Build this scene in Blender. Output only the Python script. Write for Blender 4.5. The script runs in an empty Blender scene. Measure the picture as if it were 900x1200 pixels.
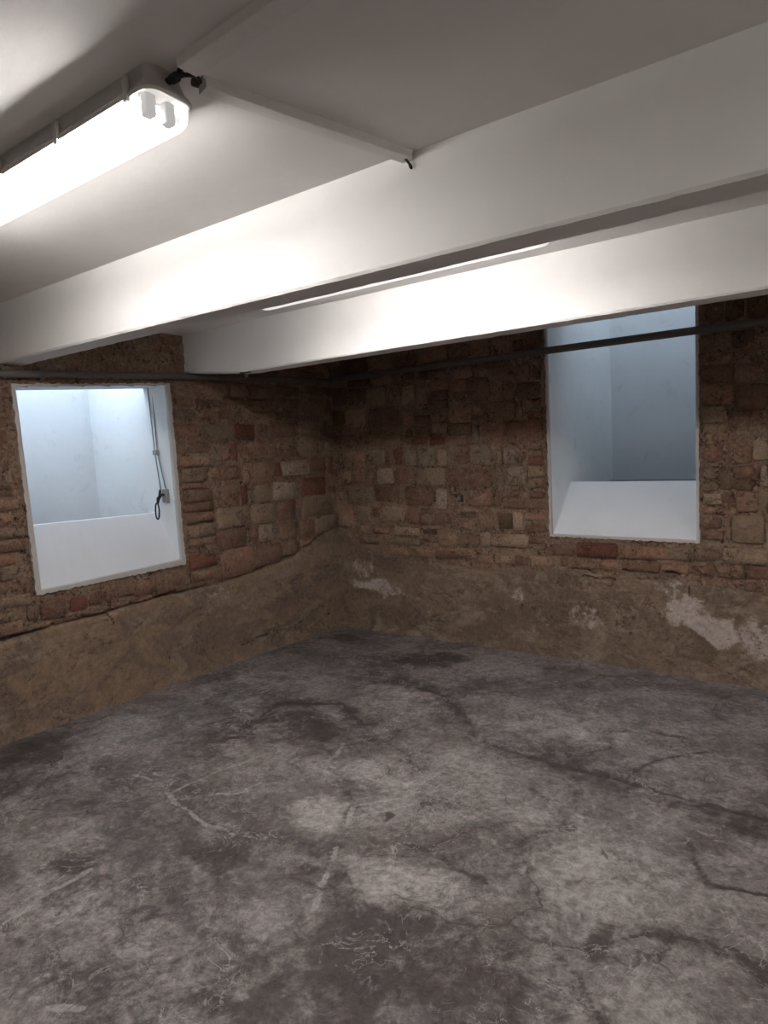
import bpy, bmesh, math, random
import numpy as np
from mathutils import Vector, Matrix
random.seed(7)
scene = bpy.context.scene
COL = scene.collection

# ------------------------------------------------------------------ camera
cam_d = bpy.data.cameras.new('camera')
cam_d.sensor_fit = 'VERTICAL'; cam_d.sensor_height = 36.0; cam_d.sensor_width = 27.0
cam_d.lens = 759.0 / 1200.0 * 36.0
cam_d.clip_start = 0.02
cam = bpy.data.objects.new('camera', cam_d); COL.objects.link(cam)
_r = Vector((0.81092692, 0.58399719, -0.03667166)); _u = Vector((-0.01753828, 0.08690031, 0.99606262)); _f = Vector((-0.58488455, 0.80709084, -0.08071211))
cam.matrix_world = Matrix(((_r.x, _u.x, -_f.x, 3.82005), (_r.y, _u.y, -_f.y, -4.5474), (_r.z, _u.z, -_f.z, 1.5), (0, 0, 0, 1)))
scene.camera = cam

# ------------------------------------------------------------------ world, exposure
world = bpy.data.worlds.new('world'); scene.world = world; world.use_nodes = True
bg = world.node_tree.nodes['Background']
bg.inputs[0].default_value = (0.69, 0.83, 1.0, 1)
bg.inputs[1].default_value = 12.5
scene.view_settings.view_transform = 'Standard'
scene.view_settings.look = 'None'
scene.view_settings.gamma = 1.0
scene.view_settings.use_curve_mapping = False
scene.view_settings.exposure = 0.0
TUBE_STRENGTH = 90.0
TUBE_COLOR = (1.0, 0.965, 0.94)

def portal(name, loc, sx, sy):
    l = bpy.data.lights.new(name, 'AREA'); l.shape = 'RECTANGLE'; l.size = sx; l.size_y = sy
    l.cycles.is_portal = True
    o = bpy.data.objects.new(name, l); COL.objects.link(o); o.location = loc
    return o
ZC = 2.415      # ceiling
ZB = 2.10       # underside of the beams
L_TOP, R_TOP = 2.6, 4.4     # tops of the two light wells
portal('sky_portal_well_one', (-0.46, -2.25, L_TOP), 0.40, 1.05)
portal('sky_portal_well_two', (2.52, 0.77, R_TOP), 1.0, 0.67)

# ------------------------------------------------------------------ noise (numpy)
_rng = np.random.RandomState(11)
_tab = _rng.rand(256, 256)
def vnoise(x, y):
    xi = np.floor(x).astype(int); yi = np.floor(y).astype(int)
    fx = x - xi; fy = y - yi
    fx = fx * fx * (3 - 2 * fx); fy = fy * fy * (3 - 2 * fy)
    a = _tab[xi & 255, yi & 255]; b = _tab[(xi + 1) & 255, yi & 255]
    c = _tab[xi & 255, (yi + 1) & 255]; d = _tab[(xi + 1) & 255, (yi + 1) & 255]
    return (a * (1 - fx) + b * fx) * (1 - fy) + (c * (1 - fx) + d * fx) * fy
def fbm(x, y, scale, octaves=5, seed=0, gain=0.5):
    x = np.asarray(x, float) * scale + seed * 17.31; y = np.asarray(y, float) * scale + seed * 9.73
    s = 0; a = 1.0; t = 0
    for k in range(octaves):
        s = s + a * vnoise(x, y); t += a; a *= gain
        x, y = x * 1.97 + y * .35 + 5.2, y * 1.97 - x * .35 * 0.5 + 1.3
    return s / t
def sstep(a, b, v):
    t = np.clip((v - a) / (b - a), 0, 1); return t * t * (3 - 2 * t)
def polydist(x, y, pts):
    d = np.full(x.shape, 1e9)
    for (x0, y0), (x1, y1) in zip(pts[:-1], pts[1:]):
        dx, dy = x1 - x0, y1 - y0
        t = np.clip(((x - x0) * dx + (y - y0) * dy) / (dx * dx + dy * dy + 1e-12), 0, 1)
        d = np.minimum(d, np.hypot(x - x0 - t * dx, y - y0 - t * dy))
    return d

# ------------------------------------------------------------------ materials
def new_mat(name):
    m = bpy.data.materials.new(name); m.use_nodes = True
    nt = m.node_tree; nt.nodes.clear()
    return m, nt
class NT:
    def __init__(s, nt): s.t = nt
    def n(s, typ, **kw):
        nd = s.t.nodes.new(typ)
        for k, v in kw.items(): setattr(nd, k, v)
        return nd
    def set(s, sock, v):
        if isinstance(v, bpy.types.NodeSocket): s.t.links.new(v, sock)
        elif isinstance(v, (tuple, list)) and len(v) == 3 and sock.type == 'RGBA': sock.default_value = (*v, 1)
        else: sock.default_value = v
    def pos(s): return s.n('ShaderNodeNewGeometry').outputs['Position']
    def noise(s, scale, detail=5, rough=0.6, vec=None, dist=0.0):
        nd = s.n('ShaderNodeTexNoise'); s.set(nd.inputs['Vector'], vec or s.pos())
        nd.inputs['Scale'].default_value = scale; nd.inputs['Detail'].default_value = detail
        nd.inputs['Roughness'].default_value = rough; nd.inputs['Distortion'].default_value = dist
        return nd.outputs['Fac']
    def voro(s, scale, vec=None, feature='F1'):
        nd = s.n('ShaderNodeTexVoronoi', feature=feature); s.set(nd.inputs['Vector'], vec or s.pos())
        nd.inputs['Scale'].default_value = scale
        return nd.outputs['Distance']
    def ramp(s, v, a, b, lo=0.0, hi=1.0):
        nd = s.n('ShaderNodeMapRange', interpolation_type='SMOOTHSTEP')
        s.set(nd.inputs['Value'], v); nd.inputs['From Min'].default_value = a; nd.inputs['From Max'].default_value = b
        nd.inputs['To Min'].default_value = lo; nd.inputs['To Max'].default_value = hi
        return nd.outputs[0]
    def math(s, op, a, b=0.0):
        nd = s.n('ShaderNodeMath', operation=op); s.set(nd.inputs[0], a); s.set(nd.inputs[1], b); return nd.outputs[0]
    def mix(s, f, a, b, blend='MIX'):
        nd = s.n('ShaderNodeMix', data_type='RGBA', blend_type=blend); s.set(nd.inputs[0], f); s.set(nd.inputs[6], a); s.set(nd.inputs[7], b)
        return nd.outputs[2]
    def scale_col(s, c, v):
        nd = s.n('ShaderNodeVectorMath', operation='SCALE'); s.set(nd.inputs[0], c); s.set(nd.inputs['Scale'], v); return nd.outputs[0]
    def bump(s, h, strength=0.5, dist=0.01, normal=None):
        nd = s.n('ShaderNodeBump'); s.set(nd.inputs['Height'], h); nd.inputs['Strength'].default_value = strength; nd.inputs['Distance'].default_value = dist
        if normal is not None: s.set(nd.inputs['Normal'], normal)
        return nd.outputs[0]
    def attr(s, name):
        nd = s.n('ShaderNodeAttribute'); nd.attribute_name = name
        sp = s.n('ShaderNodeSeparateColor'); s.set(sp.inputs[0], nd.outputs['Color']); return sp.outputs
    def out(s, col, rough=0.9, normal=None, spec=0.3, metal=0.0):
        b = s.n('ShaderNodeBsdfPrincipled'); s.set(b.inputs['Base Color'], col); s.set(b.inputs['Roughness'], rough)
        b.inputs['Specular IOR Level'].default_value = spec; b.inputs['Metallic'].default_value = metal
        if normal is not None: s.set(b.inputs['Normal'], normal)
        o = s.n('ShaderNodeOutputMaterial'); s.t.links.new(b.outputs[0], o.inputs[0])

MORTAR = (0.235, 0.162, 0.118)
def ridge(k, scale, width, detail=4, dist=0.6):
    # thin wandering lines, as of hairline cracks and crevices
    v = k.math('ABSOLUTE', k.math('SUBTRACT', k.noise(scale, detail, 0.6, dist=dist), 0.5))
    return k.ramp(v, width * .3, width, 1.0, 0.0)
def brick_mat(name, c1, c2, smear):
    m, nt = new_mat(name); k = NT(nt)
    base = k.mix(k.ramp(k.noise(9, 5, 0.65), 0.35, 0.65), c1, c2)
    base = k.mix(k.ramp(k.noise(13, 8, 0.75, dist=0.8), 0.64 - smear, 0.76 - smear, 0, 0.65), base, (0.275, 0.205, 0.150))
    big = k.noise(6, 5, 0.7, dist=0.5)
    pit = k.math('MULTIPLY', k.ramp(k.noise(46, 5, 0.75), 0.52, 0.62), k.ramp(big, 0.52, 0.66))
    crev = k.math('MULTIPLY', ridge(k, 11, 0.016), k.ramp(k.noise(7, 3, 0.6), 0.46, 0.58))
    dark = k.math('MAXIMUM', pit, crev)
    rnd = k.n('ShaderNodeObjectInfo').outputs['Random']
    base = k.scale_col(base, k.ramp(rnd, 0, 1, 0.70, 1.08))
    base = k.scale_col(base, k.ramp(k.noise(60, 5, 0.78), 0.28, 0.72, 0.72, 1.28))
    base = k.mix(k.math('MULTIPLY', dark, 0.8), base, (0.05, 0.03, 0.022))
    h = k.math('SUBTRACT', k.noise(30, 7, 0.75), k.math('MULTIPLY', dark, 0.45))
    k.out(base, 0.92, k.bump(h, 1.0, 0.014), 0.15)
    return m
M = {}
M['R'] = brick_mat('brick_deep_red', (0.21, 0.088, 0.058), (0.18, 0.085, 0.06), 0.03)
M['r'] = brick_mat('brick_red_brown', (0.235, 0.125, 0.086), (0.215, 0.13, 0.092), 0.12)
M['b'] = brick_mat('brick_brown', (0.24, 0.135, 0.09), (0.25, 0.165, 0.115), 0.14)
M['t'] = brick_mat('brick_buff_skim', (0.30, 0.215, 0.15), (0.27, 0.185, 0.128), 0.16)
M['g'] = brick_mat('brick_grey_skim', (0.34, 0.265, 0.20), (0.27, 0.20, 0.15), 0.16)
M['d'] = brick_mat('brick_dark', (0.13, 0.082, 0.056), (0.19, 0.118, 0.08), 0.06)

def mortar_mat():
    m, nt = new_mat('old_mortar'); k = NT(nt)
    base = k.mix(k.ramp(k.noise(5, 5, 0.65), 0.35, 0.68), MORTAR, (0.225, 0.135, 0.092))
    base = k.mix(k.ramp(k.noise(13, 8, 0.75, dist=0.8), 0.50, 0.64, 0, 0.85), base, (0.285, 0.215, 0.158))
    big = k.noise(6, 5, 0.7, dist=0.5)
    pit = k.math('MULTIPLY', k.ramp(k.noise(40, 5, 0.75), 0.51, 0.61), k.ramp(big, 0.45, 0.60))
    base = k.scale_col(base, k.ramp(k.noise(60, 5, 0.78), 0.28, 0.72, 0.54, 1.26))
    base = k.mix(k.math('MULTIPLY', pit, 0.85), base, (0.045, 0.027, 0.02))
    h = k.math('SUBTRACT', k.noise(24, 7, 0.75), k.math('MULTIPLY', pit, 0.5))
    k.out(base, 0.95, k.bump(h, 1.0, 0.016), 0.1)
    return m
M['mortar'] = mortar_mat()

def plaster_mat(name, c1, c2, pits):
    m, nt = new_mat(name); k = NT(nt)
    r, g, b = k.attr('masks')[:3]
    mp = k.n('ShaderNodeMapping'); k.set(mp.inputs[0], k.pos()); mp.inputs['Scale'].default_value = (1, 1, 1.9)
    sv = mp.outputs[0]
    base = k.mix(k.ramp(k.noise(2.2, 9, 0.70, vec=sv, dist=0.9), 0.45, 0.55), c1, c2)
    base = k.mix(k.ramp(k.noise(3.6, 9, 0.72, vec=sv, dist=0.8), 0.52, 0.61, 0, 0.75), base, (0.27, 0.21, 0.16))
    base = k.mix(k.ramp(k.noise(4.1, 9, 0.75, vec=sv, dist=1.0), 0.54, 0.64, 0, 0.7), base, (0.105, 0.076, 0.058))
    # salt bloom patches
    wm = k.math('ADD', r, k.math('MULTIPLY', k.math('SUBTRACT', k.noise(22, 9, 0.8), 0.5), 2.6))
    base = k.mix(k.ramp(wm, 0.30, 0.85, 0, 0.85), base, (0.50, 0.43, 0.39))
    # crumbled brown spots
    pm = k.math('ADD', g, k.math('MULTIPLY', k.math('SUBTRACT', k.noise(40, 7, 0.75), 0.5), 2.4))
    base = k.mix(k.ramp(pm, 0.48 - pits, 0.72 - pits, 0, 0.85), base, (0.07, 0.043, 0.03))
    crev = k.math('MULTIPLY', ridge(k, 5, 0.008, 6, 0.8), k.ramp(k.noise(4, 3, 0.6), 0.48, 0.60))
    b2 = k.math('MAXIMUM', k.ramp(b, 0.25, 0.75), k.math('MULTIPLY', crev, 0.8))
    base = k.scale_col(base, k.ramp(k.noise(38, 7, 0.75), 0.28, 0.72, 0.68, 1.12))
    base = k.mix(k.math('MULTIPLY', b2, 0.9), base, (0.04, 0.025, 0.018))
    h = k.math('SUBTRACT', k.noise(22, 7, 0.72), k.math('ADD', k.math('MULTIPLY', k.ramp(pm, 0.4, 0.75), 0.5), k.math('MULTIPLY', b2, 0.5)))
    k.out(base, 0.9, k.bump(h, 0.8, 0.012), 0.15)
    return m
M['plasterL'] = plaster_mat('ochre_render', (0.245, 0.168, 0.116), (0.185, 0.136, 0.104), 0.02)
M['plasterR'] = plaster_mat('brown_render', (0.215, 0.152, 0.110), (0.165, 0.118, 0.086), 0.06)

def floor_mat():
    m, nt = new_mat('stained_concrete'); k = NT(nt)
    r, g, b = k.attr('masks')[:3]
    base = k.mix(k.ramp(k.noise(1.7, 9, 0.68, dist=0.8), 0.42, 0.60), (0.14, 0.120, 0.114), (0.29, 0.26, 0.25))
    base = k.mix(k.ramp(k.noise(5.5, 9, 0.75, dist=1.0), 0.51, 0.64, 0, 0.65), base, (0.335, 0.302, 0.29))
    base = k.mix(k.ramp(k.noise(4.0, 9, 0.76, dist=1.2), 0.51, 0.66, 0, 0.7), base, (0.10, 0.08, 0.074))
    base = k.mix(k.ramp(k.noise(2.6, 6, 0.7, dist=0.8), 0.58, 0.70, 0, 0.5), base, (0.20, 0.155, 0.115))
    base = k.mix(k.ramp(k.noise(15, 8, 0.75, dist=1.6), 0.50, 0.60, 0, 0.5), base, (0.105, 0.083, 0.075))
    base = k.mix(k.ramp(k.noise(19, 8, 0.78, dist=1.3), 0.55, 0.64, 0, 0.55), base, (0.36, 0.33, 0.315))
    lm = k.math('ADD', g, k.math('MULTIPLY', k.math('SUBTRACT', k.noise(6, 9, 0.78, dist=1.0), 0.5), 2.2))
    base = k.mix(k.ramp(lm, 0.12, 0.85, 0, 0.85), base, (0.40, 0.362, 0.348))
    dm = k.math('ADD', r, k.math('MULTIPLY', k.math('SUBTRACT', k.noise(10, 9, 0.8, dist=1.0), 0.5), 2.4))
    base = k.mix(k.ramp(dm, 0.12, 0.85, 0, 0.93), base, (0.055, 0.042, 0.038))
    bm = k.math('ADD', b, k.math('MULTIPLY', k.math('SUBTRACT', k.noise(26, 6, 0.75), 0.5), 1.7))
    base = k.mix(k.ramp(bm, 0.30, 0.85, 0, 0.65), base, (0.40, 0.37, 0.355))
    # web of veins between the slabs of worn topping
    wv = k.n('ShaderNodeVectorMath', operation='ADD'); nz = k.n('ShaderNodeTexNoise'); k.set(nz.inputs['Vector'], k.pos()); nz.inputs['Scale'].default_value = 2.4; nz.inputs['Detail'].default_value = 6
    k.set(wv.inputs[0], k.pos()); k.set(wv.inputs[1], k.scale_col(nz.outputs['Color'], 0.55))
    ve = k.voro(2.3, wv.outputs[0], 'DISTANCE_TO_EDGE')
    patch = k.ramp(k.noise(1.3, 4, 0.6), 0.45, 0.58)
    base = k.mix(k.math('MULTIPLY', k.math('MULTIPLY', k.ramp(ve, 0.0, 0.13, 1, 0), k.ramp(k.noise(14, 6, 0.75), 0.38, 0.62)), k.math('MULTIPLY', patch, 0.75)), base, (0.075, 0.056, 0.05))
    base = k.mix(k.math('MULTIPLY', k.ramp(ve, 0.004, 0.014, 1, 0), k.math('MULTIPLY', patch, 0.7)), base, (0.05, 0.038, 0.034))
    # hairline scratches, pale and dark
    sl = k.math('MULTIPLY', ridge(k, 7, 0.014, 6, 1.2), k.ramp(k.noise(3.1, 4, 0.65), 0.48, 0.60))
    base = k.mix(k.math('MULTIPLY', sl, 0.65), base, (0.42, 0.39, 0.375))
    sd = k.math('MULTIPLY', ridge(k, 4.3, 0.009, 7, 1.0), k.ramp(k.noise(2.3, 4, 0.65), 0.47, 0.58))
    base = k.mix(k.math('MULTIPLY', sd, 0.75), base, (0.06, 0.046, 0.042))
    base = k.scale_col(base, k.ramp(k.noise(30, 9, 0.82, dist=0.6), 0.3, 0.7, 0.42, 1.26))
    h = k.math('ADD', k.noise(19, 8, 0.75), k.math('SUBTRACT', sl, sd))
    k.out(base, k.ramp(k.noise(3, 6, 0.6), 0.3, 0.7, 0.45, 0.75), k.bump(h, 0.4, 0.010), 0.4)
    return m
M['floor'] = floor_mat()

def paint_mat(name, col, bumpd=0.004, scale=24, dirt=0.0, rough=0.75):
    m, nt = new_mat(name); k = NT(nt)
    base = k.mix(k.ramp(k.noise(2.5, 6, 0.6), 0.3, 0.7), col, tuple(c * 0.95 for c in col))
    if dirt: base = k.mix(k.ramp(k.noise(6, 7, 0.7, dist=0.6), 0.56, 0.74, 0, dirt), base, (0.36, 0.37, 0.37))
    h = k.math('ADD', k.noise(scale, 5, 0.6), k.math('MULTIPLY', k.noise(3.0, 3, 0.5), 2.0))
    k.out(base, rough, k.bump(h, 0.35, bumpd), 0.3)
    return m
M['white'] = paint_mat('white_paint', (0.83, 0.81, 0.79))
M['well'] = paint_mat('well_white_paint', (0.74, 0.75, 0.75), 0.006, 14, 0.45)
M['wellback'] = paint_mat('well_back_grey', (0.56, 0.57, 0.58), 0.006, 10, 0.5)  # greyer than the well sides, with slightly stronger grey stains
M['sill'] = paint_mat('sill_white_paint', (0.62, 0.62, 0.635), 0.003, 14, 0.12)
M['rim'] = paint_mat('rim_white_plaster', (0.46, 0.43, 0.40), 0.010, 40, 0.3)
M['shell'] = paint_mat('room_plaster', (0.70, 0.67, 0.64), 0.006, 16, 0.2)
def plain(name, col, rough=0.5, metal=0.0, spec=0.4):
    m, nt = new_mat(name); k = NT(nt)
    c = k.scale_col(col + (1,) if False else k.mix(k.ramp(k.noise(40, 4, 0.6), 0.3, 0.7), col, tuple(x * 0.95 for x in col)), 1.0)
    k.out(c, rough, None, spec, metal); return m
M['housing'] = plain('grey_plastic', (0.46, 0.44, 0.42), 0.5)
M['clip'] = plain('clip_plastic', (0.56, 0.54, 0.51), 0.45)
M['tray'] = plain('white_enamel', (0.85, 0.85, 0.84), 0.4)
M['socket'] = plain('lampholder_grey', (0.02, 0.021, 0.022), 0.7)
M['trunk'] = plain('white_trunking', (0.78, 0.76, 0.74), 0.5)
M['black'] = plain('black_rubber', (0.012, 0.011, 0.011), 0.5)
M['pipe'] = plain('dark_grey_pipe', (0.095, 0.082, 0.075), 0.6)
M['steel'] = plain('dull_steel', (0.30, 0.30, 0.30), 0.45, 0.6)
M['cord'] = plain('grey_cord', (0.20, 0.21, 0.22), 0.6)
M['dirt'] = plain('well_dirt', (0.06, 0.055, 0.05), 0.95)
def tube_mat():
    m, nt = new_mat('lit_tube'); k = NT(nt)
    e = k.n('ShaderNodeEmission'); e.inputs[0].default_value = (*TUBE_COLOR, 1); e.inputs[1].default_value = TUBE_STRENGTH
    o = k.n('ShaderNodeOutputMaterial'); nt.links.new(e.outputs[0], o.inputs[0]); return m
M['tube'] = tube_mat()
def diffuser_mat():
    m, nt = new_mat('clear_diffuser'); k = NT(nt)
    t = k.n('ShaderNodeBsdfTransparent'); t.inputs[0].default_value = (0.86, 0.86, 0.86, 1)
    e = k.n('ShaderNodeEmission'); e.inputs[0].default_value = (*TUBE_COLOR, 1); e.inputs[1].default_value = 0.43
    a = k.n('ShaderNodeAddShader'); nt.links.new(t.outputs[0], a.inputs[0]); nt.links.new(e.outputs[0], a.inputs[1])
    o = k.n('ShaderNodeOutputMaterial'); nt.links.new(a.outputs[0], o.inputs[0]); return m
M['diffuser'] = diffuser_mat()

# ------------------------------------------------------------------ object helpers
def tag(o, label=None, cat=None, group=None, kind=None):
    if label: o['label'] = label
    if cat: o['category'] = cat
    if group: o['group'] = group
    if kind: o['kind'] = kind
    return o
def empty(name, loc=(0, 0, 0)):
    o = bpy.data.objects.new(name, None); COL.objects.link(o); o.location = loc; o.empty_display_size = 0.1
    return o
def link(name, me, mat, parent=None, smooth=False):
    if mat is not None and not me.materials: me.materials.append(mat)
    o = bpy.data.objects.new(name, me); COL.objects.link(o)
    if parent is not None:
        o.parent = parent
        o.matrix_parent_inverse = Matrix.Translation(parent.location).inverted()
    if smooth:
        me.polygons.foreach_set('use_smooth', [True] * len(me.polygons))
    return o
def mesh(name, verts, faces):
    me = bpy.data.meshes.new(name); me.from_pydata([tuple(v) for v in verts], [], [tuple(f) for f in faces]); me.update(); return me
def grid_mesh(name, P, keep=None, masks=None, flip=False):
    n, mm = P.shape[:2]
    idx = np.arange(n * mm).reshape(n, mm)
    q = np.stack([idx[:-1, :-1], idx[1:, :-1], idx[1:, 1:], idx[:-1, 1:]], -1)
    if flip: q = q[..., ::-1]
    q = q.reshape(-1, 4) if keep is None else q[keep]
    used = np.unique(q); remap = -np.ones(n * mm, int); remap[used] = np.arange(len(used))
    q = remap[q]; V = P.reshape(-1, 3)[used]
    me = bpy.data.meshes.new(name)
    me.vertices.add(len(V)); me.vertices.foreach_set('co', V.astype(np.float32).ravel())
    me.loops.add(q.size); me.loops.foreach_set('vertex_index', q.ravel().astype(np.int32))
    me.polygons.add(len(q)); me.polygons.foreach_set('loop_start', (np.arange(len(q)) * 4).astype(np.int32))
    me.polygons.foreach_set('use_smooth', np.ones(len(q), bool))
    me.update(calc_edges=True); me.validate()
    if masks is not None:
        a = me.color_attributes.new('masks', 'FLOAT_COLOR', 'POINT')
        c = np.ones((n * mm, 4), np.float32); c[:, :3] = masks.reshape(-1, 3); a.data.foreach_set('color', c[used].ravel())
    return me
def box_mesh(name, lo, hi, bevel=0.0, seg=2):
    bm = bmesh.new(); bmesh.ops.create_cube(bm, size=1)
    for v in bm.verts: v.co = Vector([lo[i] + (v.co[i] + .5) * (hi[i] - lo[i]) for i in range(3)])
    if bevel: bmesh.ops.bevel(bm, geom=bm.edges[:], offset=bevel, segments=seg, affect='EDGES', profile=0.6)
    me = bpy.data.meshes.new(name); bm.to_mesh(me); bm.free(); return me
def tube_mesh(name, pts, r, seg=12, closed=False, cap=True):
    pts = [Vector(p) for p in pts]; n = len(pts); V = []; F = []
    prev = None
    for i, p in enumerate(pts):
        t = (pts[(i + 1) % n] - pts[i - 1]) if closed else (pts[min(i + 1, n - 1)] - pts[max(i - 1, 0)])
        t.normalize()
        if prev is None:
            a = Vector((0, 0, 1)) if abs(t.z) < .9 else Vector((1, 0, 0))
            u = t.cross(a).normalized()
        else: u = (prev - t * prev.dot(t)).normalized()
        prev = u; w = t.cross(u); rr = r[i] if isinstance(r, (list, tuple)) else r
        for s in range(seg):
            a = 2 * math.pi * s / seg; V.append(p + (u * math.cos(a) + w * math.sin(a)) * rr)
    for i in range(n if closed else n - 1):
        for s in range(seg):
            F.append((i * seg + s, i * seg + (s + 1) % seg, ((i + 1) % n) * seg + (s + 1) % seg, ((i + 1) % n) * seg + s))
    if cap and not closed: F.append(tuple(range(seg))[::-1]); F.append(tuple((n - 1) * seg + s for s in range(seg)))
    return mesh(name, V, F)
def rrect(x0, x1, y0, y1, r, seg=6):
    out = []
    for cx, cy, a0 in ((x1 - r, y1 - r, 0), (x0 + r, y1 - r, 90), (x0 + r, y0 + r, 180), (x1 - r, y0 + r, 270)):
        for s in range(seg + 1):
            a = math.radians(a0 + 90 * s / seg); out.append((cx + r * math.cos(a), cy + r * math.sin(a)))
    return out
def loft_mesh(name, rings, cap0=False, cap1=False):
    V = [v for r in rings for v in r]; n = len(rings[0]); F = []
    for i in range(len(rings) - 1):
        for s in range(n): F.append((i * n + s, i * n + (s + 1) % n, (i + 1) * n + (s + 1) % n, (i + 1) * n + s))
    if cap0: F.append(tuple(range(n))[::-1])
    if cap1: F.append(tuple((len(rings) - 1) * n + s for s in range(n)))
    return mesh(name, V, F)
def wp(side, a, z, d):          # a point on a wall: a along it, d out of it into the room
    return (d, a, z) if side == 'L' else (a, -d, z)

# ------------------------------------------------------------------ floor
XE, YE = 7.0, -6.6
fx = np.concatenate([np.arange(0, 4.2, 0.0125), np.arange(4.2, XE + .07, 0.07)])
fy = np.concatenate([np.arange(YE - .05, -4.4, 0.07), np.arange(-4.4, 0.001, 0.0125)])
FX, FY = np.meshgrid(fx, fy, indexing='ij')
wx = FX + (fbm(FX, FY, 2.6, 4, 1) - .5) * .30 * .6 + (fbm(FX, FY, 14, 4, 2) - .5) * .06
wy = FY + (fbm(FX, FY, 2.6, 4, 3) - .5) * .30 * .6 + (fbm(FX, FY, 14, 4, 4) - .5) * .06
lx = FX + (fbm(FX, FY, 9, 4, 5) - .5) * .05; ly = FY + (fbm(FX, FY, 9, 4, 6) - .5) * .05
brk = fbm(FX, FY, 3.0, 4, 7)
D = np.zeros_like(FX); G = np.zeros_like(FX); W = np.zeros_like(FX); H = np.zeros_like(FX)
DARK = [ # polyline, core width, halo width, core strength, halo strength
 ([(2.24,-1.60),(2.63,-1.63),(3.0,-1.63),(3.25,-1.65),(3.57,-1.65),(4.3,-1.7)], .014, .075, .8, .42),
 ([(2.7,-1.64),(3.0,-1.63),(3.3,-1.66),(3.6,-1.66),(4.2,-1.68)], .03, .16, .25, .35),
 ([(3.0,-1.63),(3.08,-1.34),(3.27,-1.12)], .008, .04, .45, .25),
 ([(2.4,-2.56),(2.76,-2.60),(3.0,-2.70),(3.16,-2.82),(3.25,-2.88),(3.45,-3.1)], .009, .05, .6, .35),
 ([(3.33,-1.97),(3.43,-2.20),(3.62,-2.16),(4.0,-2.2)], .008, .03, .7, .25),
 ([(3.21,-2.66),(3.40,-2.52),(3.56,-2.48),(3.65,-2.56),(3.9,-2.7)], .008, .05, .45, .3),
 ([(1.13,-1.01),(1.75,-1.12),(2.08,-1.39),(2.24,-1.60)], .009, .06, .5, .35),
 ([(1.19,-2.19),(1.01,-2.10),(0.95,-1.76),(1.28,-1.56),(1.61,-1.74)], .012, .07, .55, .40),
 ([(2.90,-2.14),(2.82,-2.29),(2.84,-2.56)], .008, .06, .3, .35),
 ([(0.74,-2.87),(1.14,-2.78),(1.39,-2.85),(1.63,-2.90),(2.02,-2.83),(2.17,-2.70)], .006, .05, .2, .32),
 ([(1.91,-2.30),(2.06,-2.43),(2.20,-2.68),(2.35,-2.98)], .006, .05, .2, .3),
 ([(2.2,-2.72),(2.5,-2.62),(2.76,-2.60)], .006, .06, .2, .35),
 ([(1.0,-2.3),(1.2,-2.2),(1.6,-2.0),(1.75,-1.9)], .01, .09, .2, .4)]
for pts, wc, wh, sc, sh in DARK:
    d = polydist(lx, ly, pts)
    vary = sstep(.30, .62, brk)
    D = np.maximum(D, 2.8 * sc * np.exp(-(d / wc) ** 2) * (.35 + .65 * vary)); D = np.maximum(D, sh * np.exp(-(d / (wh * 1.4)) ** 1.6) * (.6 + .4 * vary) * 1.75)
    H -= .004 * np.exp(-(d / (wc * .8)) ** 2)
BLOB = [(1.75,-3.3,.7,.4,.30),(1.1,-3.0,.5,.35,.28),(2.1,-3.6,.5,.3,.35),(1.65,-2.75,.35,.2,.25),(1.20,-0.57,.26,.16,.85),(1.38,-0.40,.16,.12,.8),(1.34,-1.92,.30,.17,.75),(0.26,-2.94,.28,.30,.55),(0.6,-3.1,.35,.25,.35),(2.78,-3.06,.50,.30,.55),(1.83,-3.02,.28,.16,.45),
 (2.46,-3.38,.55,.25,.45),(3.27,-2.66,.05,.10,.8),(3.55,-1.70,.5,.13,.5),(1.44,-3.37,.10,.10,.65),(2.24,-2.49,.018,.028,1.3),(0.27,-0.35,.28,.18,.5),(0.95,-0.75,.4,.2,.4),(1.3,-1.0,.5,.18,.4),(3.0,-3.2,.4,.2,.4),(2.05,-2.78,.18,.08,.4),(2.3,-2.87,.22,.09,.45),(1.05,-2.45,.35,.12,.35)]
for x, y, rx, ry, s in BLOB:
    q = np.hypot((wx - x) / rx, (wy - y) / ry); D = np.maximum(D, 1.5 * s * (1 - sstep(.2, 1.45, q)))
GR = .25 + 1.3 * sstep(.36, .64, fbm(wx, wy, 13, 5, 15, .65))
D = D * (.55 + .45 * GR)
LIGHT = [(2.54,-2.78,.27,.14,.75),(1.98,-2.60,.20,.13,.75),(3.10,-2.36,.35,.26,.5),(2.01,-2.19,.25,.12,.55),(1.77,-3.5,.22,.14,.45),(0.96,-1.98,.14,.10,.3),(2.55,-1.2,.5,.25,.38),(2.74,-2.10,.35,.16,.42),(2.2,-1.35,.2,.12,.4),(3.35,-2.9,.3,.12,.4),(1.55,-1.2,.22,.14,.35),(2.35,-1.85,.2,.12,.4),(3.4,-1.35,.4,.12,.25)]
for x, y, rx, ry, s in LIGHT:
    q = np.hypot((wx - x) / rx, (wy - y) / ry); G = np.maximum(G, 1.4 * s * (1 - sstep(.2, 1.5, q)) * (.55 + .45 * GR))
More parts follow.
